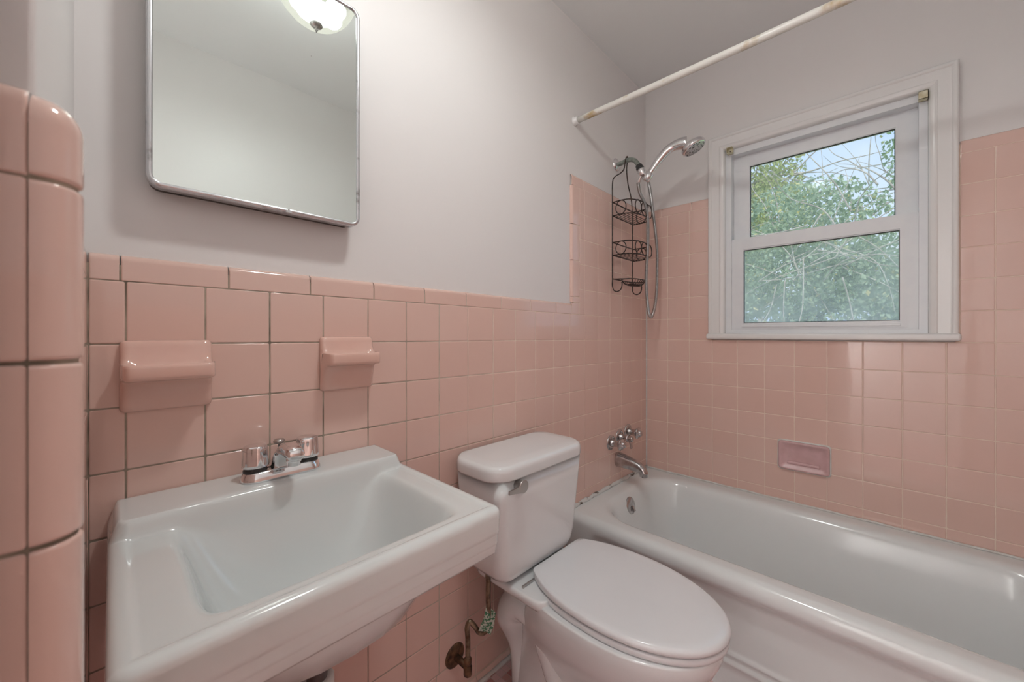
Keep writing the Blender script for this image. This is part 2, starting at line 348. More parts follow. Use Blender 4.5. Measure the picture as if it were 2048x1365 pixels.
def gridD():
    acc = []; ys = [AY+.002]; y = -.02-4*T
    ys = [AY+.002, -.4575, -.348, -.2385, -.129, -.0195, 0]
    for r in range(ROW0, 1):
        for a, b in zip(ys[:-1], ys[1:]): tile(D, a, b, L0+r*T, L0+(r+1)*T, acc)
    for a, b in ((AY+.002, -.42), (-.42, -.267), (-.267, -.113), (-.113, 0)): cap(D, a, b, L1, CAPH, acc)
    for a, b in zip([-2.60, -2.52, -2.411, -2.302, -2.193], [-2.52, -2.411, -2.302, -2.193, -2.0835]):
        for r in range(ROW0, 1): tile(E_, a, b, L0+r*T, L0+(r+1)*T, acc)
        cap(E_, a, b, L1, CAPH+.0075, acc)
    # quarter round corner pieces
    def qring(rr, z): return [(AX+rr*math.sin(t), AY-rr*math.cos(t), z) for t in [math.radians(-3+96*k/12) for k in range(13)]]
    for r in range(ROW0, 1):
        z0, z1 = L0+r*T+DZ+.0012, L0+(r+1)*T+DZ-.0012
        acc.append(loft([qring(RQ-.004, z0), qring(RQ-.0015, z0+.0002), qring(RQ-.0004, z0+.0012), qring(RQ, z0+.003), qring(RQ, z1-.003), qring(RQ-.0004, z1-.0012), qring(RQ-.0015, z1-.0002), qring(RQ-.004, z1)], False, False, False))
    z0, z1 = L1+DZ+.0012, L1+CAPH+DZ+.0075
    rs = [(RQ-.004, z0), (RQ-.0015, z0+.0002), (RQ-.0004, z0+.0012), (RQ, z0+.003)]
    for k in range(9):
        a = math.radians(90*k/8); rs.append((RQ-.017+.017*math.cos(a), z1-.019+.019*math.sin(a)))
    acc.append(loft([qring(*q) for q in rs], False, False, True))
    return join(*acc)

# ---------------------------------------------------------------- room shell
CEIL = 1.334; PB = .011
floor = mk('floor', box(-3.6, .0, -2.2, .02, FLOOR-.05, FLOOR), M['mosaic'], smooth=False); tag(floor, kind='structure')
ceil = mk('ceiling', box(-3.6, .25, -2.2, .25, CEIL, CEIL+.1), M['ceil'], smooth=False); tag(ceil, kind='structure')
wa = mk('wall_back', box(-2.7, .25, PB, .25, FLOOR, CEIL), M['paint'], smooth=False); tag(wa, kind='structure')
# window wall with its opening
OY0, OY1, OZ0, OZ1 = -.39, -1.065, .0, .885
wb = mk('wall_right', join(box(PB, .2, OY0, .25, FLOOR, CEIL), box(PB, .2, -2.2, OY1, FLOOR, CEIL), box(PB, .2, OY1, OY0, FLOOR, OZ0), box(PB, .2, OY1, OY0, OZ1, CEIL)), M['paint'], smooth=False); tag(wb, kind='structure')
wf = mk('wall_front', box(-3.6, .25, -1.6, -1.43-.011, FLOOR, CEIL), M['paint'], smooth=False); tag(wf, kind='structure')
pv = [(-2.7, -.575), (-2.0825, -.575), (-2.0925, .03), (-2.7, .03)]
wl = mk('wall_left', loft([[(x, y, FLOOR) for x, y in pv], [(x, y, CEIL) for x, y in pv]]), M['paint'], smooth=False, bevel=.004); tag(wl, kind='structure')
dl = mk('shade_door', box(-2.79, -2.10, -.662, -.627, FLOOR+.01, .90), M['trimpaint'], smooth=False, bevel=.003); tag(dl, kind='structure')   # unseen door-shaped panel added to shade the near face of the stub wall
mk('shade_door_handle', join(lathe((-2.19, -.662, -.15), (0, -1, 0), [(0, .028), (.004, .028), (.006, .012), (.03, .011), (.036, .024), (.052, .027), (.062, .018), (.064, .003)], 24)), M['nickel'], dl)
# hall side: door wall with an open doorway
we = mk('wall_entry', join(box(-2.8, -2.7, -.70, .25, FLOOR, CEIL), box(-2.8, -2.7, -1.6, -1.40, FLOOR, CEIL), box(-2.8, -2.7, -1.40, -.70, .95, CEIL)), M['paint'], smooth=False); tag(we, kind='structure')
wh = mk('wall_hall', join(box(-3.6, -3.5, -2.2, .25, FLOOR, CEIL), box(-3.6, -2.7, .15, .25, FLOOR, CEIL)), M['paint'], smooth=False); tag(wh, kind='structure')
def clad(name, gg, par, grout):
    mk('tile_cladding', gg, M['tile'], par, wn=True)
    mk('grout_bed', grout, M['grout'], par, smooth=False)
clad('a', gridA(), wa, join(box(-2.09, 0, .0008, PB+.001, FLOOR, L1+CAPH-.006), box(-.690, 0, .0008, PB+.001, L1+CAPH-.006, L0+6*T+CAPH-.012)))
clad('b', gridB(), wb, join(box(.0008, PB+.001, -1.43, 0, FLOOR, -.028), box(.0008, PB+.001, -.332, 0, -.028, L0+6*T+CAPH-.012), box(.0008, PB+.001, -1.43, -1.125, -.028, L0+6*T+CAPH-.012)))
clad('c', gridC(), wf, join(box(-2.7, 0, -1.4425, -1.4316, FLOOR, L1+.03), box(-.72, 0, -1.4425, -1.4316, L1, L0+6*T)))
clad('d', gridD(), wl, join(box(-2.10, -2.0786, AY, .01, FLOOR, L1+CAPH+DZ-.014), box(-2.6, AX, -.5904, AY, FLOOR, L1+CAPH+DZ-.014),
     loft([[(AX, AY, z)]+[(AX+(RQ-.0022)*math.sin(t), AY-(RQ-.0022)*math.cos(t), z) for t in [math.radians(90*k/10) for k in range(11)]] for z in (FLOOR, L1+CAPH+DZ-.02)])))
# caulk lines in the corner of the bath surround
t1 = mk('trim_1', tube([(-.002, -.002, z) for z in [-.73+.05*k for k in range(29)]], .0035, 8), M['caulk2']); tag(t1, kind='structure')
pts = [(-.72+.03*k, -.0035-.001*math.sin(k*1.7), -.7265+.002*math.sin(k*2.3)) for k in range(25)]
t2 = mk('trim_2', tube(pts, [.0088+.0025*math.sin(i*2.1) for i in range(len(pts))], 8), M['caulk']); tag(t2, kind='structure')
t4 = mk('trim_3', tube([(-.004, -.004-.03*k, -.7275+.0008*math.sin(k*1.3)) for k in range(0, 47)], .0045, 8), M['caulk2']); tag(t4, kind='structure')
t3 = mk('baseboard_back', tube([(XE+.05*k, -.014, FLOOR+.002+.001*math.sin(k*2)) for k in range(27)], .007, 6), M['caulk2']); tag(t3, kind='structure')

# ---------------------------------------------------------------- window
win = struct_empty('window_1', (0, -.73, 0))
def uframe(y0, y1, zt, zb, prof, X=0):
    """three sided mitred casing; y0>y1; prof: (inset, protrusion towards the room)"""
    rings = []
    for ins, n in prof: rings.append([(X-n, y0-ins, zb), (X-n, y0-ins, zt-ins), (X-n, y1+ins, zt-ins), (X-n, y1+ins, zb)])
    return loft([[r[i] for r in rings] for i in range(4)], False, False, False)
def ringframe(y0, y1, z0, z1, wl_, wr_, wb_, wt_, x0, x1):
    def rc(iy0, iy1, iz0, iz1, x): return [(x, y0-iy0, z0+iz0), (x, y0-iy0, z1-iz1), (x, y1+iy1, z1-iz1), (x, y1+iy1, z0+iz0)]
    rings = [rc(0, 0, 0, 0, x0), rc(0, 0, 0, 0, x1), rc(wl_, wr_, wb_, wt_, x1), rc(wl_, wr_, wb_, wt_, x0), rc(0, 0, 0, 0, x0)]
    return loft(rings, True, False, False)
prof = [(0, -.012), (0, .010), (.002, .017), (.006, .020), (.012, .0205), (.016, .018), (.018, .015), (.022, .0145), (.050, .0125), (.053, .015), (.056, .0155), (.059, .013), (.066, .012), (.071, .008), (.0735, .0), (.0735, -.03)]
cas = mk('casing', uframe(-.321, -1.133, .954, .0, prof), M['trimpaint'], win, bevel=.0006, seg=1)
sill = mk('window_sill', box(-.028, .05, -1.137, -.315, -.024, .002), M['trimpaint'], win, bevel=.008, seg=4)
fr = mk('vinyl_frame', join(ringframe(-.394, -1.0605, .0, .881, .024, .024, .018, .028, .012, .10), ringframe(-.410, -1.045, .010, .860, .040, .028, .012, .022, .057, .10)), M['vinyl'], win, bevel=.0015)
up = mk('upper_sash', join(ringframe(-.446, -1.022, .425, .842, .040, .046, .03, .046, .056, .080), ringframe(-.460, -1.006, .44, .828, .024, .028, .02, .030, .0535, .06)), M['vinyl'], win, bevel=.0015)
lo = mk('lower_sash', join(ringframe(-.418, -1.0365, .018, .452, .049, .049, .034, .058, .022, .050), ringframe(-.448, -1.006, .026, .436, .0185, .0185, .022, .038, .0185, .024), box(.014, .024, -.99, -.46, .032, .040)), M['vinyl'], win, bevel=.0015)
mk('gasket', ringframe(-.486, -.976, .455, .796, .0025, .0025, .0025, .0025, .0585, .0665), M['gasket'], up, smooth=False)
mk('gasket', ringframe(-.467, -.9875, .052, .394, .0025, .0025, .0025, .0025, .0245, .0345), M['gasket'], lo, smooth=False)
mk('pane', box(.066, .069, -.99, -.47, .44, .81), M['glass'], up, smooth=False)
mk('pane', box(.034, .037, -1.0, -.46, .04, .41), M['hazeglass'], lo, smooth=False)
def bracket(y, z, s, label):
    t = thing('blind_bracket', (-.012, y, z-.015), label, 'bracket', 'blind brackets at the top corners of the window')
    q = .0015; w_, h_, d_ = .024, .028, .026; x0 = -.026; 
    # five thin walls, open towards the middle of the window
    yo, yi = y+s*w_/2, y-s*w_/2
    g = join(box(x0, x0+d_, min(yo, yo-s*q), max(yo, yo-s*q), z-h_/2, z+h_/2), box(x0, x0+d_, min(yo, yi), max(yo, yi), z+h_/2-q, z+h_/2), box(x0, x0+d_, min(yo, yi), max(yo, yi), z-h_/2, z-h_/2+q), box(x0+d_-q, x0+d_, min(yo, yi), max(yo, yi), z-h_/2, z+h_/2))
    if s < 0: g = join(g, box(x0, x0+q, min(yo, yi), max(yo, yi), z-h_/2, z+h_/2))
    mk('bracket_shell', g, M['cream'], t, smooth=False)
    mk('screw', lathe((x0+d_-.003, y, z), (-1, 0, 0), [(0, .003), (.002, .003), (.003, .001)], 10), M['dark'], t)
bracket(-.418, .868, 1, 'small yellowed blind bracket at the window corner nearer the shower')
bracket(-1.047, .860, -1, 'open yellowed blind bracket at the upper right window corner, farther from the shower')

# ---------------------------------------------------------------- medicine cabinet with mirror
mc = thing('medicine_cabinet', (-1.823, PB, .262), 'wall mirror cabinet with worn steel frame and rounded corners above the sink', 'mirror')
X0, X1, Z0, Z1 = -2.009, -1.634, .256, .777; YF = -.043
def xz(r, ins, y): return [(a, y, b) for a, b, _ in rrect(X0+ins, X1-ins, Z0+ins, Z1-ins, max(r-ins, .002), 0, 8)]
mk('cabinet_body', loft([xz(.022, .006, PB), xz(.022, .006, -.028)]), M['dark'], mc, wn=True)
mk('mirror_frame', loft([xz(.022, 0, -.022), xz(.022, 0, YF+.006), xz(.022, .0008, YF+.0025), xz(.022, .003, YF), xz(.022, .0065, YF), xz(.022, .0085, YF+.0015), xz(.022, .0088, YF+.004)], True, True, False), M['steelframe'], mc, wn=True)
mk('mirror_glass', loft([xz(.022, .0075, YF+.004), xz(.022, .0075, YF+.0035)], True, False, True), M['mirror'], mc, smooth=False)
mk('latch_notch', loft([[(-1.796, YF-.0003, Z0+.001), (-1.789, YF-.0003, Z0+.010), (-1.782, YF-.0003, Z0+.001)], [(-1.796, YF-.001, Z0+.001), (-1.789, YF-.001, Z0+.009), (-1.782, YF-.001, Z0+.001)]]), M['steelframe'], mc, smooth=False)

# ---------------------------------------------------------------- soap dish, shelf, recessed dish
def dishloft(x0, x1, zt, zb, D_, label, name, cat, lipz):
    xs = [x0, x0+.001, x0+.003, x0+.007, x0+.012, x0+.018, x0+.024]; xs = xs+[(x0+x1)/2-.01, (x0+x1)/2+.01]+[x0+x1-x for x in xs[::-1]]
    rings = []
    for x in xs:
        d = min(x-x0, x1-x); e = math.sqrt(max(0, 1-(1-min(d/.009, 1))**2)); q = sm(.008, .019, d)      # rounding / trough
        tr = .010*q; zi = (1-e)*.007; f = .35+.65*e if e < 1 else 1
        P_ = [(0, zt-zi), (-.006*f, zt-zi-.0005), (-.0105*f, zt-zi-.004), (-.0125*f, zt-.012), (-.014*f, zt-.022-tr*.2), (-.018*f, lipz+.010-tr*.4), (-.024*f, lipz+.001-tr*.9), (-.034*f, lipz-.002-tr*1.15),
              (-D_*.78*f, lipz-.002-tr*1.15), (-D_*.87*f, lipz-.001-tr*.8), (-D_*.915*f, lipz-.0002), (-D_*.955*f, lipz+.001), (-D_*.985*f, lipz-.001), (-D_*f, lipz-.005), (-D_*f, lipz-.019+zi), (-D_*.985*f, lipz-.024+zi), (-D_*.94*f, lipz-.026+zi),
              (-D_*.6*f, lipz-.029+zi), (-D_*.42*f, lipz-.034+zi), (-.022*f, lipz-.046), (-.016*f, lipz-.062), (-.0135*f, zb+.012), (-.011*f, zb+.004+zi), (-.006*f, zb+.0005+zi), (0, zb+zi)]
        rings.append([(x, y, z) for y, z in P_])
    o = mk(name, loft(rings), M['dish'], wn=False); tag(o, label, cat); return o
dishloft(-2.0405, -1.9135, -.011, -.137, .074, 'pink ceramic soap dish with shelf, left one on the tiles above the sink', 'soap_dish', 'soap dish', -.052)
dishloft(-1.7125, -1.586, -.006, -.134, .062, 'pink ceramic tumbler shelf, the one further from the left wall above the faucet', 'tumbler_shelf', 'shelf', -.045)
# recessed lilac dish in the window wall
rd = thing('recessed_soap_dish', (0, -.697, -.588), 'dusty pink recessed soap dish with white caulked edge in tile wall above tub', 'soap dish')
ya, yb_, za, zb_ = -.610, -.784, -.585, -.465
def rr2(ins, x, r=.012): return [(x, -a, b) for a, b, _ in rrect(-ya+ins, -yb_-ins, za+ins, zb_-ins, max(r-ins*.3, .004), 0, 5)]
mk('caulk', loft([rr2(-.006, .002), rr2(-.005, -.003), rr2(-.001, -.006), rr2(.001, -.004)], True, False, False), M['caulk2'], rd)
mk('dish', loft([rr2(-.001, .0), rr2(-.0005, -.012), rr2(.0015, -.0155), rr2(.004, -.0165), rr2(.008, -.0150), rr2(.014, -.0095), rr2(.022, -.0045), rr2(.034, -.0025)]), M['lilac'], rd)
mk('grip_bar', loft([[(x, y, z) for x, z in ((-.001, -.548), (-.007, -.551), (-.0095, -.556), (-.007, -.561), (-.001, -.564))] for y in (-.640, -.648, -.745, -.753)]), M['lilac'], rd)

# ---------------------------------------------------------------- sink
sk = thing('wall_hung_sink', (-1.807, 0, -.45), 'large off-white porcelain wall-hung sink with ledge back under the mirror', 'sink')
SX0, SX1, SY0, SY1 = -2.0545, -1.5595, -.4555, -.0015; DECK = -.3125; LEDGE = -.283
def udist(x, y, x0, x1, y0, y1, r):          # inside distance to a rounded rectangle
    cx, cy = (x0+x1)/2, (y0+y1)/2; qx = abs(x-cx)-(x1-x0)/2+r; qy = abs(y-cy)-(y1-y0)/2+r
    return r-(math.hypot(max(qx, 0), max(qy, 0))+min(max(qx, qy), 0))
def sink_h(x, y):
    d = udist(x, y, SX0, SX1, SY0, SY1+.06, .016)
    db = (SY1-y)
    z = DECK+.0035*sm(.026, .016, d)
    # raised ledge
    lw = udist(x, y, SX0+.004, SX1-.012, -.129, .2, .02)
    led = sm(-.004, .009, lw)
    zl = LEDGE-.0008
    z = z*(1-led)+zl*led
    # bowl: soft minimum of the distances to its four sides
    ex, ex2, ey, ey2 = x+1.982, -1.620-x, y+.413, -.120-y
    k = .016; e = -k*math.log(sum(math.exp(min(-q/k, 50)) for q in (ex, ex2, ey, ey2)))
    k = .016+.30*max(e, 0); e2 = -k*math.log(sum(math.exp(min(-q/k, 50)) for q in (ex, ex2, ey, ey2)))
    e = splus(max(e2, -.05)-.0035, .0035)
    if e > 1e-5:
        t = min(e/.105, 1); drop = .185*(1-(1-t)**2.0)
        z -= drop
    # outer round-over
    r = .013; dd = min(d, r); z -= (r-math.sqrt(max(r*r-(r-dd)**2, 0)))
    rb = .006; dd = min(max(db, 0), rb); z -= (rb-math.sqrt(max(rb*rb-(rb-dd)**2, 0)))*.8
    return z
def axis_pts(a, b, n, r):
    edge = [0, .0006, .0016, .003, .005, .008, .012]; L = b-a
    core = [r+(L-2*r)*k/n for k in range(n+1)]
    return [a+e for e in edge if e < r-1e-6]+[a+c for c in core]+[b-e for e in edge[::-1] if e < r-1e-6]
gxs = axis_pts(SX0, SX1, 200, .015); gys = axis_pts(SY0, SY1, 180, .015)
def roundmap(x, y):                           # pull corner points of the grid onto rounded corners
    r = .016
    cx = min(max(x, SX0+r), SX1-r); cy = max(y, SY0+r)
    dx, dy = x-cx, y-cy
    if dx and dy < 0:
        mxx = max(abs(dx), abs(dy)); l = math.hypot(dx, dy)
        return cx+dx*mxx/l, cy+dy*mxx/l
    return x, y
V = []; nX, nY = len(gxs), len(gys)
for y in gys:
    for x in gxs:
        a, b_ = roundmap(x, y); V.append((a, b_, sink_h(a, b_)))
Fc = [(j*nX+i, j*nX+i+1, (j+1)*nX+i+1, (j+1)*nX+i) for j in range(nY-1) for i in range(nX-1)]
# skirt: left, front, right
per = [(nY-1-j)*nX for j in range(nY)]+[i for i in range(1, nX)]+[j*nX+nX-1 for j in range(1, nY)]
prof_s = [(.0, -.006), (.0008, -.018), (.0014, -.032), (.0018, -.0365), (.0032, -.039), (.0036, -.041), (.0040, -.053), (.0043, -.0555), (.0058, -.058), (.0062, -.060), (.008, -.072), (.011, -.077), (.018, -.0785), (.026, -.076), (.028, -.05)]
prev = per
cxs, cys = (SX0+SX1)/2, -.10
rows = []
for ins, dz in prof_s:
    row = []
    for i in per:
        x, y, z = V[i]; 
        nx_ = (1 if x < cxs else -1)*sm(.016, .0, min(x-SX0, SX1-x)); ny_ = sm(.016, 0, y-SY0)
        if y > SY0+.02: ny_ = 0
        l = math.hypot(nx_, ny_) or 1
        V.append((x+nx_/l*ins, y+ny_/l*ins, DECK+.0035-.013+dz+.004)); row.append(len(V)-1)
    for a in range(len(per)-1): Fc.append((prev[a], prev[a+1], row[a+1], row[a]))
    prev = row
body = mk('basin', (V, Fc), M['sinkporc'], sk)
def egg_ring(cx, cy, rx, ry, z, n=28, p=2.4): 
    o = []
    for k in range(n):
        t = 2*math.pi*k/n; c, s = math.cos(t), math.sin(t)
        o.append((cx+rx*math.copysign(abs(c)**(2/p), c), cy+ry*math.copysign(abs(s)**(2/p), s), z))
    return o
mk('bowl_underside', loft([egg_ring(-1.805, -.235, .205, .185, -.385), egg_ring(-1.803, -.235, .195, .175, -.43), egg_ring(-1.80, -.235, .165, .15, -.475), egg_ring(-1.80, -.235, .12, .11, -.503), egg_ring(-1.80, -.235, .06, .055, -.518), egg_ring(-1.80, -.235, .03, .03, -.53)], True, False, True), M['sinkporc'], sk)
dr = mk('drain', lathe((-1.80, -.24, sink_h(-1.80, -.24)-.0005), (0, 0, 1), [(0, .024), (.001, .022), (.001, .017), (-.002, .015)], 24), M['chrome'], body)
mk('tailpiece', tube([(-1.80, -.235, -.52), (-1.80, -.235, -.70)], .0165, 20), M['darkpipe'], sk)
mk('slip_nut', join(lathe((-1.80, -.235, -.60), (0, 0, -1), [(0, .019), (.0, .026), (.004, .028), (.028, .028), (.030, .024), (.09, .022), (.1, .0225)], 14), tube(spline([(-1.80, -.235, -.66), (-1.80, -.235, -.74), (-1.80, -.20, -.775), (-1.80, -.16, -.76), (-1.80, -.13, -.70), (-1.80, -.08, -.68), (-1.80, 0, -.68)], 6), .0195, 14)), M['pvc'], sk)
# faucet
fc = thing('sink_faucet', (-1.808, -.066, LEDGE), 'chrome two-knob centerset faucet standing on the sink ledge', 'faucet')
def base_ring(ins, z, h=0): return rrect(-1.880+ins, -1.736-ins, -.094+ins, -.040-ins, .0255-ins*.5, z, 8)
zf = LEDGE-.001
mk('base_plate', loft([base_ring(0, zf), base_ring(.0002, zf+.004), base_ring(.002, zf+.010), base_ring(.0045, zf+.0165), base_ring(.0065, zf+.019), base_ring(.012, zf+.0195)]), M['chrome'], fc, wn=True)
for x, nm in ((-1.855, 'l'), (-1.761, 'r')):
    kc = lambda par: mk('knob_collar', lathe((x, -.067, zf+.017), (0, 0, 1), [(0, .0205), (.004, .0205), (.0065, .019), (.010, .019)], 28), M['black'], par)
    flt = lambda t, d: 1+.045*math.cos(6*t+.6)*sm(-.001, .006, d)
    mk('knob', lathe((x, -.067, zf+.0265), (0, 0, 1), [(0, .0215), (.0012, .0226), (.006, .0222), (.030, .0202), (.0375, .0195), (.040, .0185), (.0412, .0165), (.0418, .012), (.042, .002)], 72, flt), M['chrome'], fc); kc(fc.children[-1] if False else bpy.data.objects[[o.name for o in fc.children if o.name.startswith('knob')][-1]])
def sec(c, w, h, tilt, n=16):                 # rounded spout section, tilt about x
    o = []; c = Vector(c)
    for k in range(n):
        t = 2*math.pi*k/n; a = math.copysign(abs(math.cos(t))**.75, math.cos(t))*w; b_ = math.copysign(abs(math.sin(t))**.75, math.sin(t))*h
        o.append(c+Vector((a, -b_*math.sin(tilt), b_*math.cos(tilt))))
    return o
spo = mk('spout', loft([sec((-1.808, -.062, zf+.004), .024, .024, math.radians(88)), sec((-1.808, -.063, zf+.019), .0225, .0215, math.radians(84)), sec((-1.808, -.068, zf+.034), .020, .018, math.radians(62)), sec((-1.808, -.080, zf+.047), .0185, .0150, math.radians(40)), sec((-1.808, -.098, zf+.0575), .0172, .0135, math.radians(16)), sec((-1.808, -.118, zf+.0600), .0165, .0128, math.radians(0)), sec((-1.808, -.138, zf+.0585), .0160, .0125, math.radians(-6)), sec((-1.808, -.152, zf+.0570), .0152, .0120, math.radians(-8)), sec((-1.808, -.1555, zf+.0565), .012, .009, math.radians(-8))]), M['chrome'], fc)
mk('aerator', lathe((-1.808, -.139, zf+.051), (0, .08, -1), [(0, .0132), (.008, .0132), (.009, .0116), (.016, .0116), (.017, .009)], 24), M['chrome'], spo)
mk('lift_knob', lathe((-1.808, -.045, zf+.018), (0, 0, 1), [(0, .0025), (.038, .0025), (.040, .009), (.044, .011), (.048, .009), (.049, .002)], 20), M['nickel'], fc)

# ---------------------------------------------------------------- toilet
TX = -1.143
to = thing('toilet', (TX, -.35, FLOOR), 'white two-piece toilet with closed elongated lid between sink and bathtub', 'toilet')
def tk(x0, x1, y0, y1, r, z): return rrect(x0, x1, y0, y1, r, z, 8)
TB = -.018
tank = [(.135, -.185, .035, -.700), (.160, -.197, .035, -.690), (.172, -.202, .035, -.672), (.178, -.206, .034, -.64), (.184, -.211, .032, -.55), (.190, -.217, .03, -.46), (.194, -.220, .028, -.392)]
tank_o = mk('tank', loft([tk(TX-w_, TX+w_, y, TB, r, z) for w_, y, r, z in tank]), M['porc'], to, wn=True)
def lidring(ins, z):                           # bowed front
    o = []
    for x, y, _ in rrect(TX-.213+ins, TX+.213-ins, -.222+ins, TB-.0-ins*.3, .062-ins*.6, z, 8):
        f = 1-((x-TX)/.213)**2
        o.append((x, y-(.012*f if y < -.12 else 0), z))
    return o
mk('tank_lid', loft([lidring(.010, -.397), lidring(.002, -.398), lidring(.0, -.393), lidring(.0, -.375), lidring(.0015, -.367), lidring(.006, -.3605), lidring(.014, -.3575), lidring(.05, -.3560)]), M['porc'], to, wn=True)
lv = mk('flush_lever', join(lathe((TX-.130, -.219, -.4135), (0, -1, 0), [(0, .014), (.018, .0145), (.024, .018), (.0265, .018), (.028, .016)], 28), loft([[(TX-.130, -.246, -.405), (TX-.130, -.246, -.431), (TX-.130, -.238, -.431), (TX-.130, -.238, -.405)], [(TX-.164, -.246, -.411), (TX-.164, -.246, -.424), (TX-.164, -.240, -.424), (TX-.164, -.240, -.411)], [(TX-.188, -.247, -.410), (TX-.188, -.247, -.420), (TX-.188, -.243, -.420), (TX-.188, -.243, -.410)]])), M['nickel'], tank_o, bevel=.001); lv['label'] = 'brushed nickel lever'
# bowl: stacked egg-shaped sections
BX = -1.092
def egg(cx, yb, yf, w_, z, n=48, pb=3.2, pf=2.05, mid=.42):
    """closed outline; yb = back, yf = front tip, widest at mid from the back"""
    ym = yb+(yf-yb)*mid; o = []
    for k in range(n):
        t = 2*math.pi*k/n; c, s = math.cos(t), math.sin(t)
        if s >= 0: p = pb; ly = yb-ym
        else: p = pf; ly = ym-yf
        o.append((cx+w_*math.copysign(abs(c)**(2/p), c), ym+(ly if s >= 0 else ly)*math.copysign(abs(s)**(2/p), s)*(1), z))
    return o
bowl = [egg(BX-.01, -.075, -.49, .098, FLOOR, mid=.5), egg(BX-.01, -.077, -.488, .096, FLOOR+.02, mid=.5), egg(BX-.01, -.09, -.475, .085, FLOOR+.035, mid=.5), egg(BX-.01, -.10, -.47, .080, FLOOR+.10, mid=.5), egg(BX-.005, -.11, -.50, .088, FLOOR+.16, mid=.5),
        egg(BX, -.12, -.56, .115, FLOOR+.22, mid=.5), egg(BX, -.14, -.625, .150, FLOOR+.28, mid=.48), egg(BX, -.17, -.665, .173, FLOOR+.33, mid=.46), egg(BX, -.19, -.683, .180, FLOOR+.37, mid=.45), egg(BX, -.20, -.686, .181, FLOOR+.395, mid=.45), egg(BX, -.205, -.680, .175, FLOOR+.400, mid=.45)]
mk('bowl', loft(bowl), M['porc'], to, wn=True)
mk('bowl_deck', loft([tk(TX-.02, TX+.08, -.33, -.08, .04, FLOOR+.30), tk(TX-.065, TX+.115, -.335, -.055, .05, FLOOR+.335), tk(TX-.105, TX+.14, -.33, -.038, .05, FLOOR+.365), tk(TX-.124, TX+.15, -.32, -.032, .05, FLOOR+.385), tk(TX-.132, TX+.142, -.31, -.03, .04, FLOOR+.395), tk(TX-.132, TX+.142, -.31, -.03, .04, FLOOR+.408), tk(TX-.124, TX+.134, -.305, -.035, .035, FLOOR+.414)]), M['porc'], to, wn=True)
tp = spline([(BX-.018, -.44, FLOOR+.20), (BX-.018, -.37, FLOOR+.125), (BX-.018, -.30, FLOOR+.12), (BX-.018, -.255, FLOOR+.20), (BX-.018, -.225, FLOOR+.275), (BX-.018, -.165, FLOOR+.305), (BX-.018, -.120, FLOOR+.275), (BX-.016, -.105, FLOOR+.20), (BX-.012, -.11, FLOOR+.10), (BX-.012, -.115, FLOOR+.0)], 6)
g = tube(tp, [.050+.014*sm(.30, .62, i/len(tp))-.024*sm(.68, .85, i/len(tp)) for i in range(len(tp))], 24); g = ([Vector((BX-.016+(v[0]-(BX-.016))*(1.95-.1*sm(.25, .05, v[2]-FLOOR)), v[1], v[2])) for v in g[0]], g[1])
mk('trapway', g, M['porc'], to)
def seatring(sc, z, dx=0):
    q = egg(BX+.007, -.168+(1-sc)*.22, -.697+(1-sc)*.25, .176*sc, z, 96, 2.3, 2.05, .50)
    yc = -.206-(1-sc)*.22
    return [(x, min(y, yc), z_) for x, y, z_ in q]
mk('seat_ring', loft([seatring(.955, FLOOR+.400), seatring(.985, FLOOR+.403), seatring(.99, FLOOR+.412), seatring(.975, FLOOR+.419)]), M['seat'], to, wn=True)
mk('seat_lid', loft([seatring(.97, FLOOR+.421), seatring(.995, FLOOR+.423), seatring(1.0, FLOOR+.429), seatring(.992, FLOOR+.4355), seatring(.965, FLOOR+.4395), seatring(.90, FLOOR+.4405), seatring(.5, FLOOR+.4425)]), M['seat'], to, wn=True)
for s in (-1, 1): mk('seat_hinge', box(BX+s*.075-.022, BX+s*.075+.022, -.245, -.205, FLOOR+.412, FLOOR+.432), M['seat'], to, bevel=.005, seg=3)
mk('hinge_pin', box(BX-.165, BX-.10, -.228, -.222, FLOOR+.414, FLOOR+.420), M['nickel'], to, bevel=.001)
for s in (-1, 1): mk('floor_bolt_cap', lathe((BX-.01+s*.085, -.30, FLOOR+.02), (0, 0, 1), [(0, .014), (.008, .013), (.014, .008), (.016, .002)], 16), M['porc'], to)

# supply line with stop valve and paper tag
su = thing('water_supply_line', (-1.30, -.03, -.99), 'tarnished bent water supply tube and stop valve under the toilet tank', 'pipe')
pth = spline([(-1.318, -.062, -.96), (-1.318, -.062, -.90), (-1.319, -.060, -.868), (-1.312, -.064, -.852), (-1.300, -.072, -.868), (-1.290, -.080, -.886), (-1.277, -.088, -.890), (-1.268, -.095, -.872), (-1.269, -.10, -.84), (-1.276, -.105, -.78), (-1.280, -.11, -.72), (-1.281, -.11, -.695)], 8)
mk('supply_tube', tube(pth, .0074, 14), M['copper'], su)
mk('coupling_nut', lathe((-1.281, -.11, -.715), (0, 0, 1), [(0, .008), (.001, .0095), (.02, .0095), (.021, .011), (.034, .011)], 6), M['copper'], su)
mk('escutcheon', lathe((-1.318, .001, -.985), (0, -1, 0), [(0, .036), (.002, .036), (.006, .030), (.009, .018), (.010, .01)], 28), M['rust'], su)
mk('stop_valve', join(tube([(-1.318, 0, -.985), (-1.318, -.065, -.985)], .010, 14), lathe((-1.318, -.062, -1.008), (0, 0, 1), [(0, .010), (.002, .0125), (.028, .0125), (.03, .010), (.034, .010), (.035, .0115), (.05, .0115), (.052, .008)], 8)), M['rust'], su)
m = M['tag'] = mat('paper_tag', (.7, .72, .66), .6); b = m.node_tree.nodes['Principled BSDF']; t_ = node(m, 'ShaderNodeTexCoord'); wv = node(m, 'ShaderNodeTexNoise', Scale=160, Detail=3)
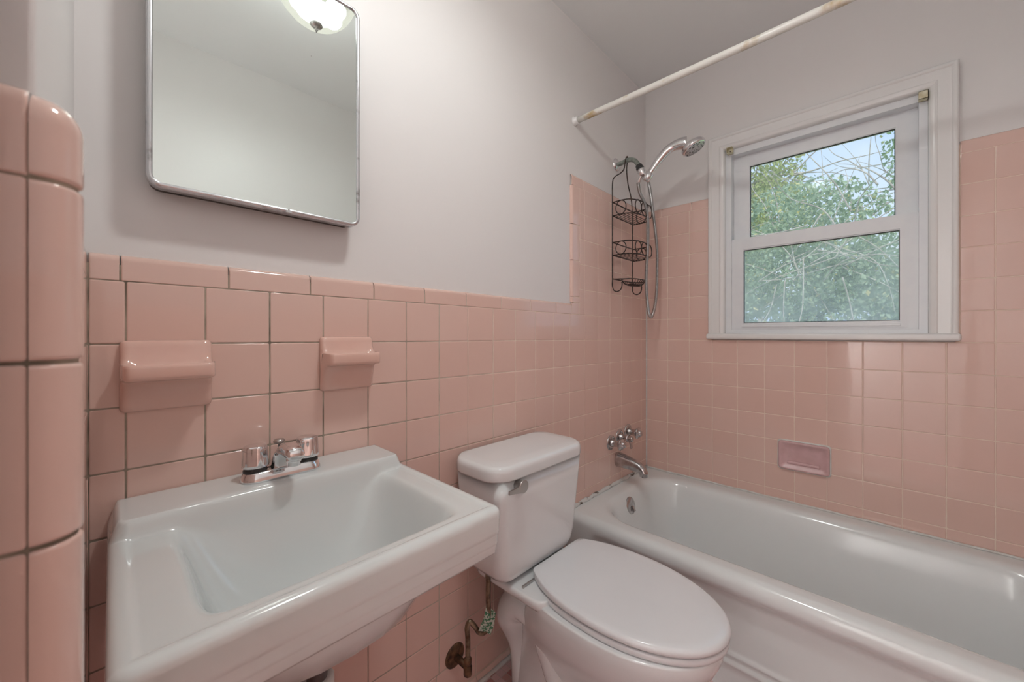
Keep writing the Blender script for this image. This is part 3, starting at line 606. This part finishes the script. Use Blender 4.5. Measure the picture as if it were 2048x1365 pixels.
r_ = node(m, 'ShaderNodeValToRGB'); r_.color_ramp.elements[0].position = .45; r_.color_ramp.elements[0].color = (.06, .22, .11, 1); r_.color_ramp.elements[1].position = .55; r_.color_ramp.elements[1].color = (.62, .66, .58, 1)
link(m, t_, 'Object', wv, 'Vector'); link(m, wv, 'Fac', r_, 'Fac'); link(m, r_, 'Color', b, 'Base Color')
g1 = []
for off, tw in ((0, 0), (.004, .5)):
    r0 = [(-1.279, -.102, -.800), (-1.268, -.106, -.802)]; r1_ = [(-1.288, -.099, -.838), (-1.272-off, -.110, -.840)]; r2_ = [(-1.300+off*3, -.090, -.872), (-1.280, -.104-off, -.878)]
    g1.append(loft([[r0[0], r0[1], (r0[1][0], r0[1][1]+.001, r0[1][2]), (r0[0][0], r0[0][1]+.001, r0[0][2])]]+[[q[0], q[1], (q[1][0], q[1][1]+.001, q[1][2]), (q[0][0], q[0][1]+.001, q[0][2])] for q in (r1_, r2_)]))
g1.append(loft([[(-1.268, -.106, -.812), (-1.252, -.112, -.832), (-1.252, -.111, -.832), (-1.268, -.105, -.812)], [(-1.276, -.104, -.86), (-1.258, -.112, -.866), (-1.258, -.111, -.866), (-1.276, -.103, -.86)], [(-1.276, -.102, -.885), (-1.268, -.106, -.893), (-1.268, -.105, -.893), (-1.276, -.101, -.885)]]))
mk('paper_tag', join(*g1), M['tag'], su, smooth=False)

# ---------------------------------------------------------------- bathtub
bt = thing('bathtub', (-.37, -.715, FLOOR), 'white enamelled built-in bathtub running along the window wall', 'bathtub')
UX0, UX1, UY0, UY1 = -.745, -.004, -1.428, -.004; RIM = -.731
def tub_h(x, y):
    z = RIM
    e = udist(x, y, -.640, -.095, -1.36, -.098, .15)
    e = splus(e, .010)
    t = min(e/.17, 1); z -= .335*(1-(1-t)**2.7)
    d = x-UX0; r = .034; dd = min(max(d, 0), r); z -= (r-math.sqrt(max(r*r-(r-dd)**2, 0)))
    return z
xs = [UX0+v for v in (0, .0007, .002, .004, .007, .011, .016, .022, .029, .036)]; xs += [xs[-1]+(UX1-xs[-1])*k/90 for k in range(1, 91)]
ys = [UY0+(UY1-UY0)*k/150 for k in range(151)]
V = [(x, y, tub_h(x, y)) for y in ys for x in xs]; nX = len(xs)
Fc = [(j*nX+i, j*nX+i+1, (j+1)*nX+i+1, (j+1)*nX+i) for j in range(len(ys)-1) for i in range(nX-1)]
zs = [RIM-.034-.0001]+[RIM-.04-.006*k for k in range(14)]+[RIM-.13-.02*k for k in range(7)]
zs += [-.985, -.992, -.998, -1.002, -1.006, -1.012, -1.020, -1.026, -1.030, -1.034, -1.040, -1.06, FLOOR]
zs = sorted(set(zs), reverse=True)
prev = [j*nX for j in range(len(ys))]
for z in zs[1:]:
    row = []
    for j, y in enumerate(ys):
        yf = sm(-.085, -.20-.05*sm(-.78, -.95, z), y)
        ins = .042*yf*sm(-.772, -.83, z)
        ins -= yf*.006*(sm(-.990, -.997, z)-sm(-1.003, -1.010, z)+sm(-1.020, -1.027, z)-sm(-1.033, -1.040, z))
        ins -= yf*.02*sm(-.95, -1.10, z)*0
        V.append((UX0+ins, y, z)); row.append(len(V)-1)
    for a in range(len(ys)-1): Fc.append((prev[a], prev[a+1], row[a+1], row[a]))
    prev = row
mk('tub_shell', (V, Fc), M['tub'], bt)
# overflow plate with trip lever on the sloping end
oc = Vector((-.388, -.1035, -.789)); on = Vector((0, -1, .30)).normalized()
ofp = mk('overflow_plate', lathe(oc-on*.008, on, [(0, .034), (.008, .038), (.011, .037), (.014, .030), (.015, .01), (.015, .001)], 32), M['oldchrome'], bt)
mk('trip_lever', loft([[oc+on*.004+Vector((sx_*w_, -.004, dz)) for sx_, dz in ((-1, 0), (1, 0), (1, -.004), (-1, -.004))] for w_, dz in ((.003, 0),)]+[[oc+on*.016+Vector((s_*.005, 0, -.006)) for s_ in (-1, 1)]+[oc+on*.012+Vector((s_*.005, 0, -.012)) for s_ in (1, -1)]]+[[oc+on*.026+Vector((s_*.006, 0, -.026)) for s_ in (-1, 1)]+[oc+on*.020+Vector((s_*.006, 0, -.030)) for s_ in (1, -1)]]), M['oldchrome'], ofp, bevel=.001)
# spout
sp = thing('tub_spout', (-.325, -.005, -.63), 'tarnished chrome tub spout below the three bath valves', 'spout')
def ss(y, z, w_, h_, tilt=0): return sec((-.325, y, z), w_, h_, tilt)
mk('spout_body', loft([ss(.002, -.612, .024, .031), ss(-.004, -.612, .0275, .035), ss(-.012, -.612, .027, .0345), ss(-.05, -.616, .0245, .0310, .08), ss(-.085, -.621, .0225, .0265, .12), ss(-.112, -.627, .0215, .0235, .3), ss(-.130, -.637, .0205, .0215, .75), ss(-.138, -.650, .0195, .0190, 1.35), ss(-.139, -.664, .0185, .0180, 1.55), ss(-.139, -.667, .015, .014, 1.57)]), M['oldchrome'], sp)
# valves
def valve(x, z, label, knob):
    t = thing('bath_valve', (x, 0, z), label, 'valve', 'old chrome valves over the tub spout')
    mk('escutcheon', lathe((x, .002, z), (0, -1, 0), [(0, .034), (.002, .0365), (.005, .036), (.008, .031), (.0095, .024), (.010, .014)], 32), M['oldchrome'], t)
    mk('stem', lathe((x, -.006, z), (0, -1, 0), [(0, .0185), (.006, .0185), (.008, .0160), (.032, .0150), (.036, .0170), (.044, .0170)], 24), M['oldchrome'], t)
    if knob == 'cross':
        fl_ = lambda tt, d: 1+.10*math.cos(4*tt)
        mk('handle', lathe((x, -.048, z), (0, -1, 0), [(0, .015), (.003, .0265), (.010, .0275), (.014, .0215), (.016, .0155), (.023, .0150), (.028, .011), (.030, .002)], 48, fl_), M['oldchrome'], t)
    else:
        mk('handle', join(lathe((x, -.046, z), (0, -1, 0), [(0, .0125), (.016, .0135), (.024, .013), (.027, .009), (.028, .002)], 28), loft([[(x+s_*.010, -.054-(1-s2_)*.008, z-.0) for s_, s2_ in ((-1, 0), (1, 0), (1, 1), (-1, 1))], [(x+s_*.009, -.058-(1-s2_)*.008, z-.025) for s_, s2_ in ((-1, 0), (1, 0), (1, 1), (-1, 1))], [(x+s_*.0085, -.062-(1-s2_)*.007, z-.045) for s_, s2_ in ((-1, 0), (1, 0), (1, 1), (-1, 1))]])), M['oldchrome'], t, bevel=.0015)
valve(-.385, -.520, 'left bath valve with round knob and wide escutcheon, nearest the toilet', 'cross')
valve(-.302, -.508, 'middle bath valve of the three, its handle a flat lever pointing down', 'lever')
valve(-.215, -.497, 'right bath valve with round knob, nearest the tiled corner', 'cross')

# ---------------------------------------------------------------- shower
sh = thing('hand_shower', (-.312, 0, .80), 'chrome hand shower with looping metal hose on a wall arm', 'shower')
mk('wall_flange', lathe((-.312, PB+.001, .838), (0, -1, 0), [(0, .031), (.003, .031), (.008, .026), (.013, .018), (.014, .012)], 32), M['chrome'], sh)
arm = spline([(-.312, PB, .836), (-.312, -.02, .838), (-.312, -.055, .842), (-.312, -.083, .832), (-.312, -.100, .812), (-.312, -.108, .797)], 6)
mk('shower_arm', tube(arm, .0107, 16), M['armgrey'], sh)
d0 = Vector((0, -.40, -.92)).normalized(); c0 = Vector((-.312, -.1065, .800))
mk('ball_joint', lathe(c0, d0, [(0, .011), (.001, .0155), (.012, .0155), (.013, .018), (.026, .018), (.027, .014)], 20), M['black'], sh)
c1 = c0+d0*.024
mk('diverter', join(lathe(c1, d0, [(0, .014), (.004, .019), (.012, .019), (.016, .0165), (.034, .0155), (.036, .010)], 24), lathe(c1+d0*.018, (-.10, .35, -1), [(0, .0095), (.02, .0095), (.022, .0080), (.047, .0080), (.049, .006)], 18), lathe(c1+d0*.026, (.3, -1, .0), [(0, .011), (.02, .0115)], 18)), M['chrome'], sh)
hs = Vector((-.310, -.146, .728)); hd = Vector((.012, -.60, .80)).normalized()
mk('handset_holder', lathe(hs-hd*.014, hd, [(0, .0150), (.002, .0185), (.040, .0200), (.042, .0160)], 24), M['chrome'], sh)
hp = spline([hs+hd*.0, hs+hd*.035, (-.302, -.196, .796), (-.297, -.232, .830), (-.290, -.262, .846), (-.282, -.292, .850), (-.275, -.312, .848)], 7)
n_ = len(hp); mk('handle', tube(hp, [.0130+.0060*sm(.1, .45, i/n_)+.0085*sm(.5, .95, i/n_) for i in range(n_)], 20), M['chrome'], sh)
hc = Vector((-.266, -.338, .829)); hn = Vector((.10, -.42, -.90)).normalized()
shd = mk('spray_head', lathe(hc-hn*.020, hn, [(0, .004), (.001, .022), (.005, .037), (.011, .047), (.019, .0515), (.030, .0515), (.034, .0475), (.035, .043)], 48), M['chrome'], sh)
m = M['spray'] = mat('spray_face', (.3, .3, .3), .3, .6); b = m.node_tree.nodes['Principled BSDF']; t_ = node(m, 'ShaderNodeTexCoord'); vo = node(m, 'ShaderNodeTexVoronoi', Scale=130); r_ = node(m, 'ShaderNodeValToRGB')
r_.color_ramp.elements[0].position = .35; r_.color_ramp.elements[0].color = (.02, .02, .02, 1); r_.color_ramp.elements[1].position = .45; r_.color_ramp.elements[1].color = (.55, .55, .56, 1)
link(m, t_, 'Object', vo, 'Vector'); link(m, vo, 'Distance', r_, 'Fac'); link(m, r_, 'Color', b, 'Base Color')
mk('spray_face', lathe(hc+hn*.0145, hn, [(0, .043), (.002, .042), (.0025, .02), (.0025, .001)], 48), M['spray'], shd)
hps = spline([c1+d0*.018+Vector((-.005, .017, -.048)), (-.316, -.115, .665), (-.302, -.13, .62), (-.280, -.135, .56), (-.275, -.135, .45), (-.288, -.135, .33), (-.288, -.132, .24), (-.272, -.13, .16), (-.245, -.125, .105), (-.218, -.122, .086), (-.190, -.12, .096), (-.160, -.12, .15), (-.142, -.12, .23), (-.138, -.12, .31), (-.150, -.125, .42), (-.185, -.13, .52), (-.222, -.135, .60), (-.258, -.142, .66), (-.288, -.147, .700), (-.296, -.149, .714)], 34)
# ribbed metal hose: resample, alternate radii
L = [0]; 
for i in range(1, len(hps)): L.append(L[-1]+(hps[i]-hps[i-1]).length)
step = .0011; q, k, hpp = 0, 0, []
while q < L[-1]:
    while L[k+1] < q: k += 1
    hpp.append(hps[k].lerp(hps[k+1], (q-L[k])/(L[k+1]-L[k]))); q += step
mk('hose', tube(hpp, [.0082 if (i % 4) < 2 else .0054 for i in range(len(hpp))], 12), M['hose'], sh)

# wire caddy
cy = thing('shower_caddy', (-.30, -.03, .22), 'black wire shower caddy with two baskets hanging from the shower arm', 'caddy')
WR = .0028; YB = -.018
fr_l = spline([(-.400, YB, .232), (-.400, YB, .40), (-.400, YB, .60), (-.399, YB, .715), (-.385, YB-.004, .748), (-.345, YB-.012, .775), (-.325, YB-.02, .800), (-.321, YB-.026, .845), (-.312, YB-.03, .861), (-.303, YB-.026, .845), (-.298, YB-.02, .800), (-.270, YB-.012, .745), (-.222, YB-.004, .690), (-.203, YB, .640), (-.200, YB, .55), (-.200, YB, .40), (-.200, YB, .232)], 8)
def loopdown(x, s): return spline([(x, YB, .25), (x, YB, .228), (x+s*.0, YB-.008, .207), (x, YB-.026, .200), (x, YB-.044, .210), (x, YB-.050, .232), (x, YB-.048, .243)], 6)
mk('frame', join(tube(fr_l, WR, 8), tube(loopdown(-.4, 1), WR, 8), tube(loopdown(-.2, 1), WR, 8)), M['blackwire'], cy)
def basket(zt, zb):
    x0, x1, y0, y1 = -.404, -.196, YB-.004, -.118
    def ring(z, bow=0): return spline([(x0, y0, z), (x0, y0-.05, z), (x0+.012, y1+.016, z), (x0+.05, y1-.004, z), (-.30, y1-.012, z), (x1-.05, y1-.004, z), (x1-.012, y1+.016, z), (x1, y0-.05, z), (x1, y0, z)], 6)
    gs = [tube(ring(zt), WR, 8), tube(ring(zb), WR, 8), tube([(x0, y0, zt), (x1, y0, zt)], WR, 8), tube([(x0, y0, zb), (x1, y0, zb)], WR, 8)]
    for k in range(1, 7): 
        yy = y0+(y1-y0)*k/7; gs.append(tube([(x0+.002, yy, zb-.001), (x1-.002, yy, zb-.001)], .0015, 6))
    zm = (zt+zb)/2; h_ = (zt-zb)/2
    for cx_ in (-.355, -.300, -.245):         # interlocking curls on the front
        gs.append(tube(spline([(cx_+.031*math.cos(a), y1-.006-.006*(1-abs(cx_+.3)/.1), zm+h_*math.sin(a)) for a in [math.radians(30*k) for k in range(12)]], 3, True), WR*.85, 7, closed=True))
    for xs_ in (x0, x1): gs.append(tube(spline([(xs_, y0-.03+.026*math.cos(a)-.012, zm+h_*math.sin(a)) for a in [math.radians(30*k) for k in range(12)]], 3, True), WR*.85, 7, closed=True))
    return join(*gs)
mk('basket', basket(.622, .558), M['blackwire'], cy); mk('basket', basket(.432, .372), M['blackwire'], cy)
gs = []
def sring(sx_, sy_, z): return [(-.30+sx_*math.cos(a), -.075+sy_*math.sin(a), z) for a in [math.radians(20*k) for k in range(18)]]
gs.append(tube(sring(.085, .045, .258), WR, 7, closed=True)); gs.append(tube(sring(.05, .026, .236), .0017, 6, closed=True))
for k in range(9):
    a = -.07+.0175*k; y_ = .045*math.sqrt(max(0, 1-(a/.085)**2)); gs.append(tube(spline([(-.30+a, -.075-y_, .258), (-.30+a*.8, -.075-y_*.7, .240), (-.30+a*.75, -.075, .235), (-.30+a*.8, -.075+y_*.7, .240), (-.30+a, -.075+y_, .258)], 4), .0015, 6))
gs.append(tube([(-.40, YB, .262), (-.20, YB, .262)], WR, 7)); gs += [tube([(x, YB, .262), (x, -.075, .258)], WR, 7) for x in (-.385, -.215)]
mk('soap_tray', join(*gs), M['blackwire'], cy)

# ---------------------------------------------------------------- curtain rod
rd_ = thing('shower_curtain_rod', (-.668, -.7, .915), 'cream painted shower curtain rod with rust stains below the ceiling', 'curtain rod')
mk('rod', tube([(-.668, -.004-.07*k, .912-.006*math.sin(math.pi*k/20)) for k in range(21)], .0125, 20), M['rod'], rd_)
mk('end_flange', lathe((-.668, PB+.001, .912), (0, -1, 0), [(0, .0195), (.004, .0195), (.006, .0165), (.020, .0160), (.021, .0128)], 24), M['trimpaint'], rd_)
mk('end_flange', lathe((-.668, -1.431, .912), (0, 1, 0), [(0, .0195), (.004, .0195), (.006, .0165), (.020, .0160), (.021, .0128)], 24), M['trimpaint'], rd_)

# ---------------------------------------------------------------- ceiling light
LX, LY = -1.546, -.575
cl = thing('ceiling_light', (LX, LY, CEIL), 'flush ceiling light with ribbed glass bowl and nickel finial, seen in mirror', 'ceiling light')
def ribs(t, d): return 1+.008*math.cos(60*t)
mk('glass_bowl', lathe((LX, LY, 0), (0, 0, 1), [(1.094, .012), (1.098, .035), (1.108, .062), (1.125, .085), (1.150, .107), (1.18, .123), (1.22, .138), (1.255, .147), (1.262, .150)], 180, ribs), M['shade'], cl)
bo = cl.children[0]; bm = bmesh.new(); bm.from_mesh(bo.data); bmesh.ops.delete(bm, geom=[f for f in bm.faces if len(f.verts) > 8], context='FACES'); bm.to_mesh(bo.data); bm.free()
mk('pan', lathe((LX, LY, 0), (0, 0, 1), [(1.262, .156), (1.268, .162), (1.30, .158), (1.334, .10)], 48), M['nickel'], cl)
mk('finial', lathe((LX, LY, 0), (0, 0, 1), [(1.064, .001), (1.066, .003), (1.069, .001), (1.071, .0045), (1.076, .006), (1.080, .003), (1.083, .012), (1.088, .019), (1.094, .021), (1.10, .018)], 28), M['nickel'], cl)
for s in (-1, 1):
    mk('bulb', lathe((LX+s*.065, LY, 1.19), (s*.6, 0, -.3), [(-.03, .012), (-.02, .014), (-.005, .022), (.012, .028), (.028, .024), (.036, .012), (.038, .002)], 20), M['bulb'], cl)
    ld = bpy.data.lights.new('bulb_light', 'POINT'); ld.energy = BULB_W; ld.color = (.94, 1, .99); ld.shadow_soft_size = .032
    lo_ = bpy.data.objects.new('bulb_light', ld); COL.objects.link(lo_); lo_.location = (LX+s*.055, LY, 1.145+H)

ld = bpy.data.lights.new('bowl_light', 'AREA'); ld.shape = 'DISK'; ld.size = .13; ld.energy = DOWN_W; ld.color = (.94, 1, .99)
lo_ = bpy.data.objects.new('bowl_light', ld); COL.objects.link(lo_); lo_.location = (LX, LY, 1.135+H)

# ---------------------------------------------------------------- outside
gr = mk('ground', box(.2, 40, -25, 25, -1.75, -1.7), M['grass'], smooth=False); tag(gr, 'green lawn beyond the window', 'lawn', kind='structure')
def blob_tree(name, mat_, blobs, n, size, label, trunk, branches=(), nseed=1, cat='tree'):
    rnd = random.Random(nseed); V, Fc = [], []
    for c, r in blobs:
        k = int(n*r[0]*r[1]*r[2]/sum(q[0]*q[1]*q[2] for _, q in blobs))
        for _ in range(k):
            while True:
                p = Vector((rnd.uniform(-1, 1), rnd.uniform(-1, 1), rnd.uniform(-1, 1)))
                if .25 < p.length < 1: break
            p = Vector((c[0]+p.x*r[0], c[1]+p.y*r[1], c[2]+p.z*r[2]))
            if noise.noise(p*2.3) < -.12: continue
            a = Vector((rnd.gauss(0, 1), rnd.gauss(0, 1), rnd.gauss(0, .6))).normalized(); u = a.orthogonal().normalized(); u = (Matrix.Rotation(rnd.uniform(0, 6.28), 3, a) @ u); v = a.cross(u); s = size*rnd.uniform(.6, 1.3)
            i = len(V); V += [p-u*s*.5, p-u*s*.1+v*s*.33+a*s*.08, p+u*s*.55, p-u*s*.1-v*s*.33+a*s*.08]; Fc += [(i, i+1, i+2), (i, i+2, i+3)]
    t = thing(name, (trunk[0][0], trunk[0][1], -1.7), label, cat)
    mk('foliage', (V, Fc), mat_, t, smooth=False)
    rr = [.09*(1-.8*i/(len(trunk)*6)) for i in range((len(trunk)-1)*6+1)]
    mk('trunk', tube(spline(trunk, 6), rr, 10), M['bark'], t)
    if branches: mk('branches', join(*[tube(spline(b_, 5), [w_*(1-.75*i/((len(b_)-1)*5)) for i in range((len(b_)-1)*5+1)], 7) for b_, w_ in branches]), M['bark'], t)
    return t
rb = random.Random(5)
def twigs(base, n, ln, w_, spread=(.2, 1, .8), up=.3):
    out = []
    for _ in range(n):
        p = Vector(base)+Vector((rb.uniform(-.4, .4), rb.uniform(-.6, .6), rb.uniform(-.5, .5))); d = Vector((rb.gauss(0, spread[0]), rb.gauss(0, spread[1]), rb.gauss(up, spread[2]))).normalized(); pts = [p]
        for k in range(4):
            d = (d+Vector((rb.gauss(0, .25), rb.gauss(0, .25), rb.gauss(0, .25)))).normalized(); pts.append(pts[-1]+d*ln/4)
        out.append((pts, w_))
    return out
blob_tree('leafy_tree', M['leafB'], [((10.6, 1.75, 4.4), (1.3, 1.2, 1.2)), ((10.3, 1.1, 3.1), (1.0, .95, .95)), ((10.6, 2.6, 2.9), (1.3, 1.2, 1.8))], 15000, .11, 'leafy yellow-green tree filling the upper left of the window view', [(10.6, 1.9, -1.7), (10.5, 1.6, 0), (10.6, 1.5, 2.4), (10.6, 1.5, 4.4)], twigs((10.4, 1.4, 3.9), 26, 1.9, .022, (.05, 1, .8)), 3)
blob_tree('rounded_shrub', M['leafC'], [((5.6, .05, 1.62), (.75, 1.15, .85)), ((5.6, -.25, .45), (.75, 1.5, .9)), ((5.6, .55, .82), (.75, 1.1, 1.0)), ((5.6, -.9, .27), (.75, .9, 1.1))], 30000, .068, 'dense grey-green shrub across the middle and bottom of the window view', [(5.8, 0, -1.7), (5.8, -.1, 0), (5.8, 0, 1.1)], twigs((4.9, -.1, 1.2), 30, 1.6, .010, (.08, 1, .6)), 4, cat='shrub')
blob_tree('ivy_covered_tree', M['leafA'], [((7.3, -1.26, 3.5), (.5, .38, 1.45)), ((7.3, -1.4, 1.3), (.5, .5, 1.3)), ((7.4, -.95, 3.9), (.4, .31, .24))], 7000, .065, 'ivy-covered tree at the right edge of the window view', [(7.4, -1.4, -1.7), (7.4, -1.35, 1), (7.4, -1.35, 3.9)], twigs((7.2, -1.0, 2.4), 12, 1.2, .016, (.08, 1, .6), .5), 6)
blob_tree('distant_tree', M['leafC'], [((16, 1.0, 1.5), (2, 4, 2.1)), ((16, -4, 2.0), (2, 3, 2.4)), ((16, 5, 3.5), (2, 3, 3.5))], 16000, .2, 'distant hazy trees low behind the shrub', [(16, 0, -1.7), (16, 0, 1), (16, .3, 3)], (), 8)
blob_tree('bare_tree', M['leafB'], [((8.7, -.45, 2.5), (.3, .4, .2))], 120, .06, 'mostly bare tree with thin branches against the sky in the window', [(8.7, -.9, -1.7), (8.7, -.8, 1), (8.7, -.55, 2.7)], twigs((8.7, -.35, 2.9), 10, 1.3, .013, (.06, 1, .7), .6)+twigs((8.7, -.9, 2.9), 8, 1.2, .011, (.06, 1, .7), .6), 9)
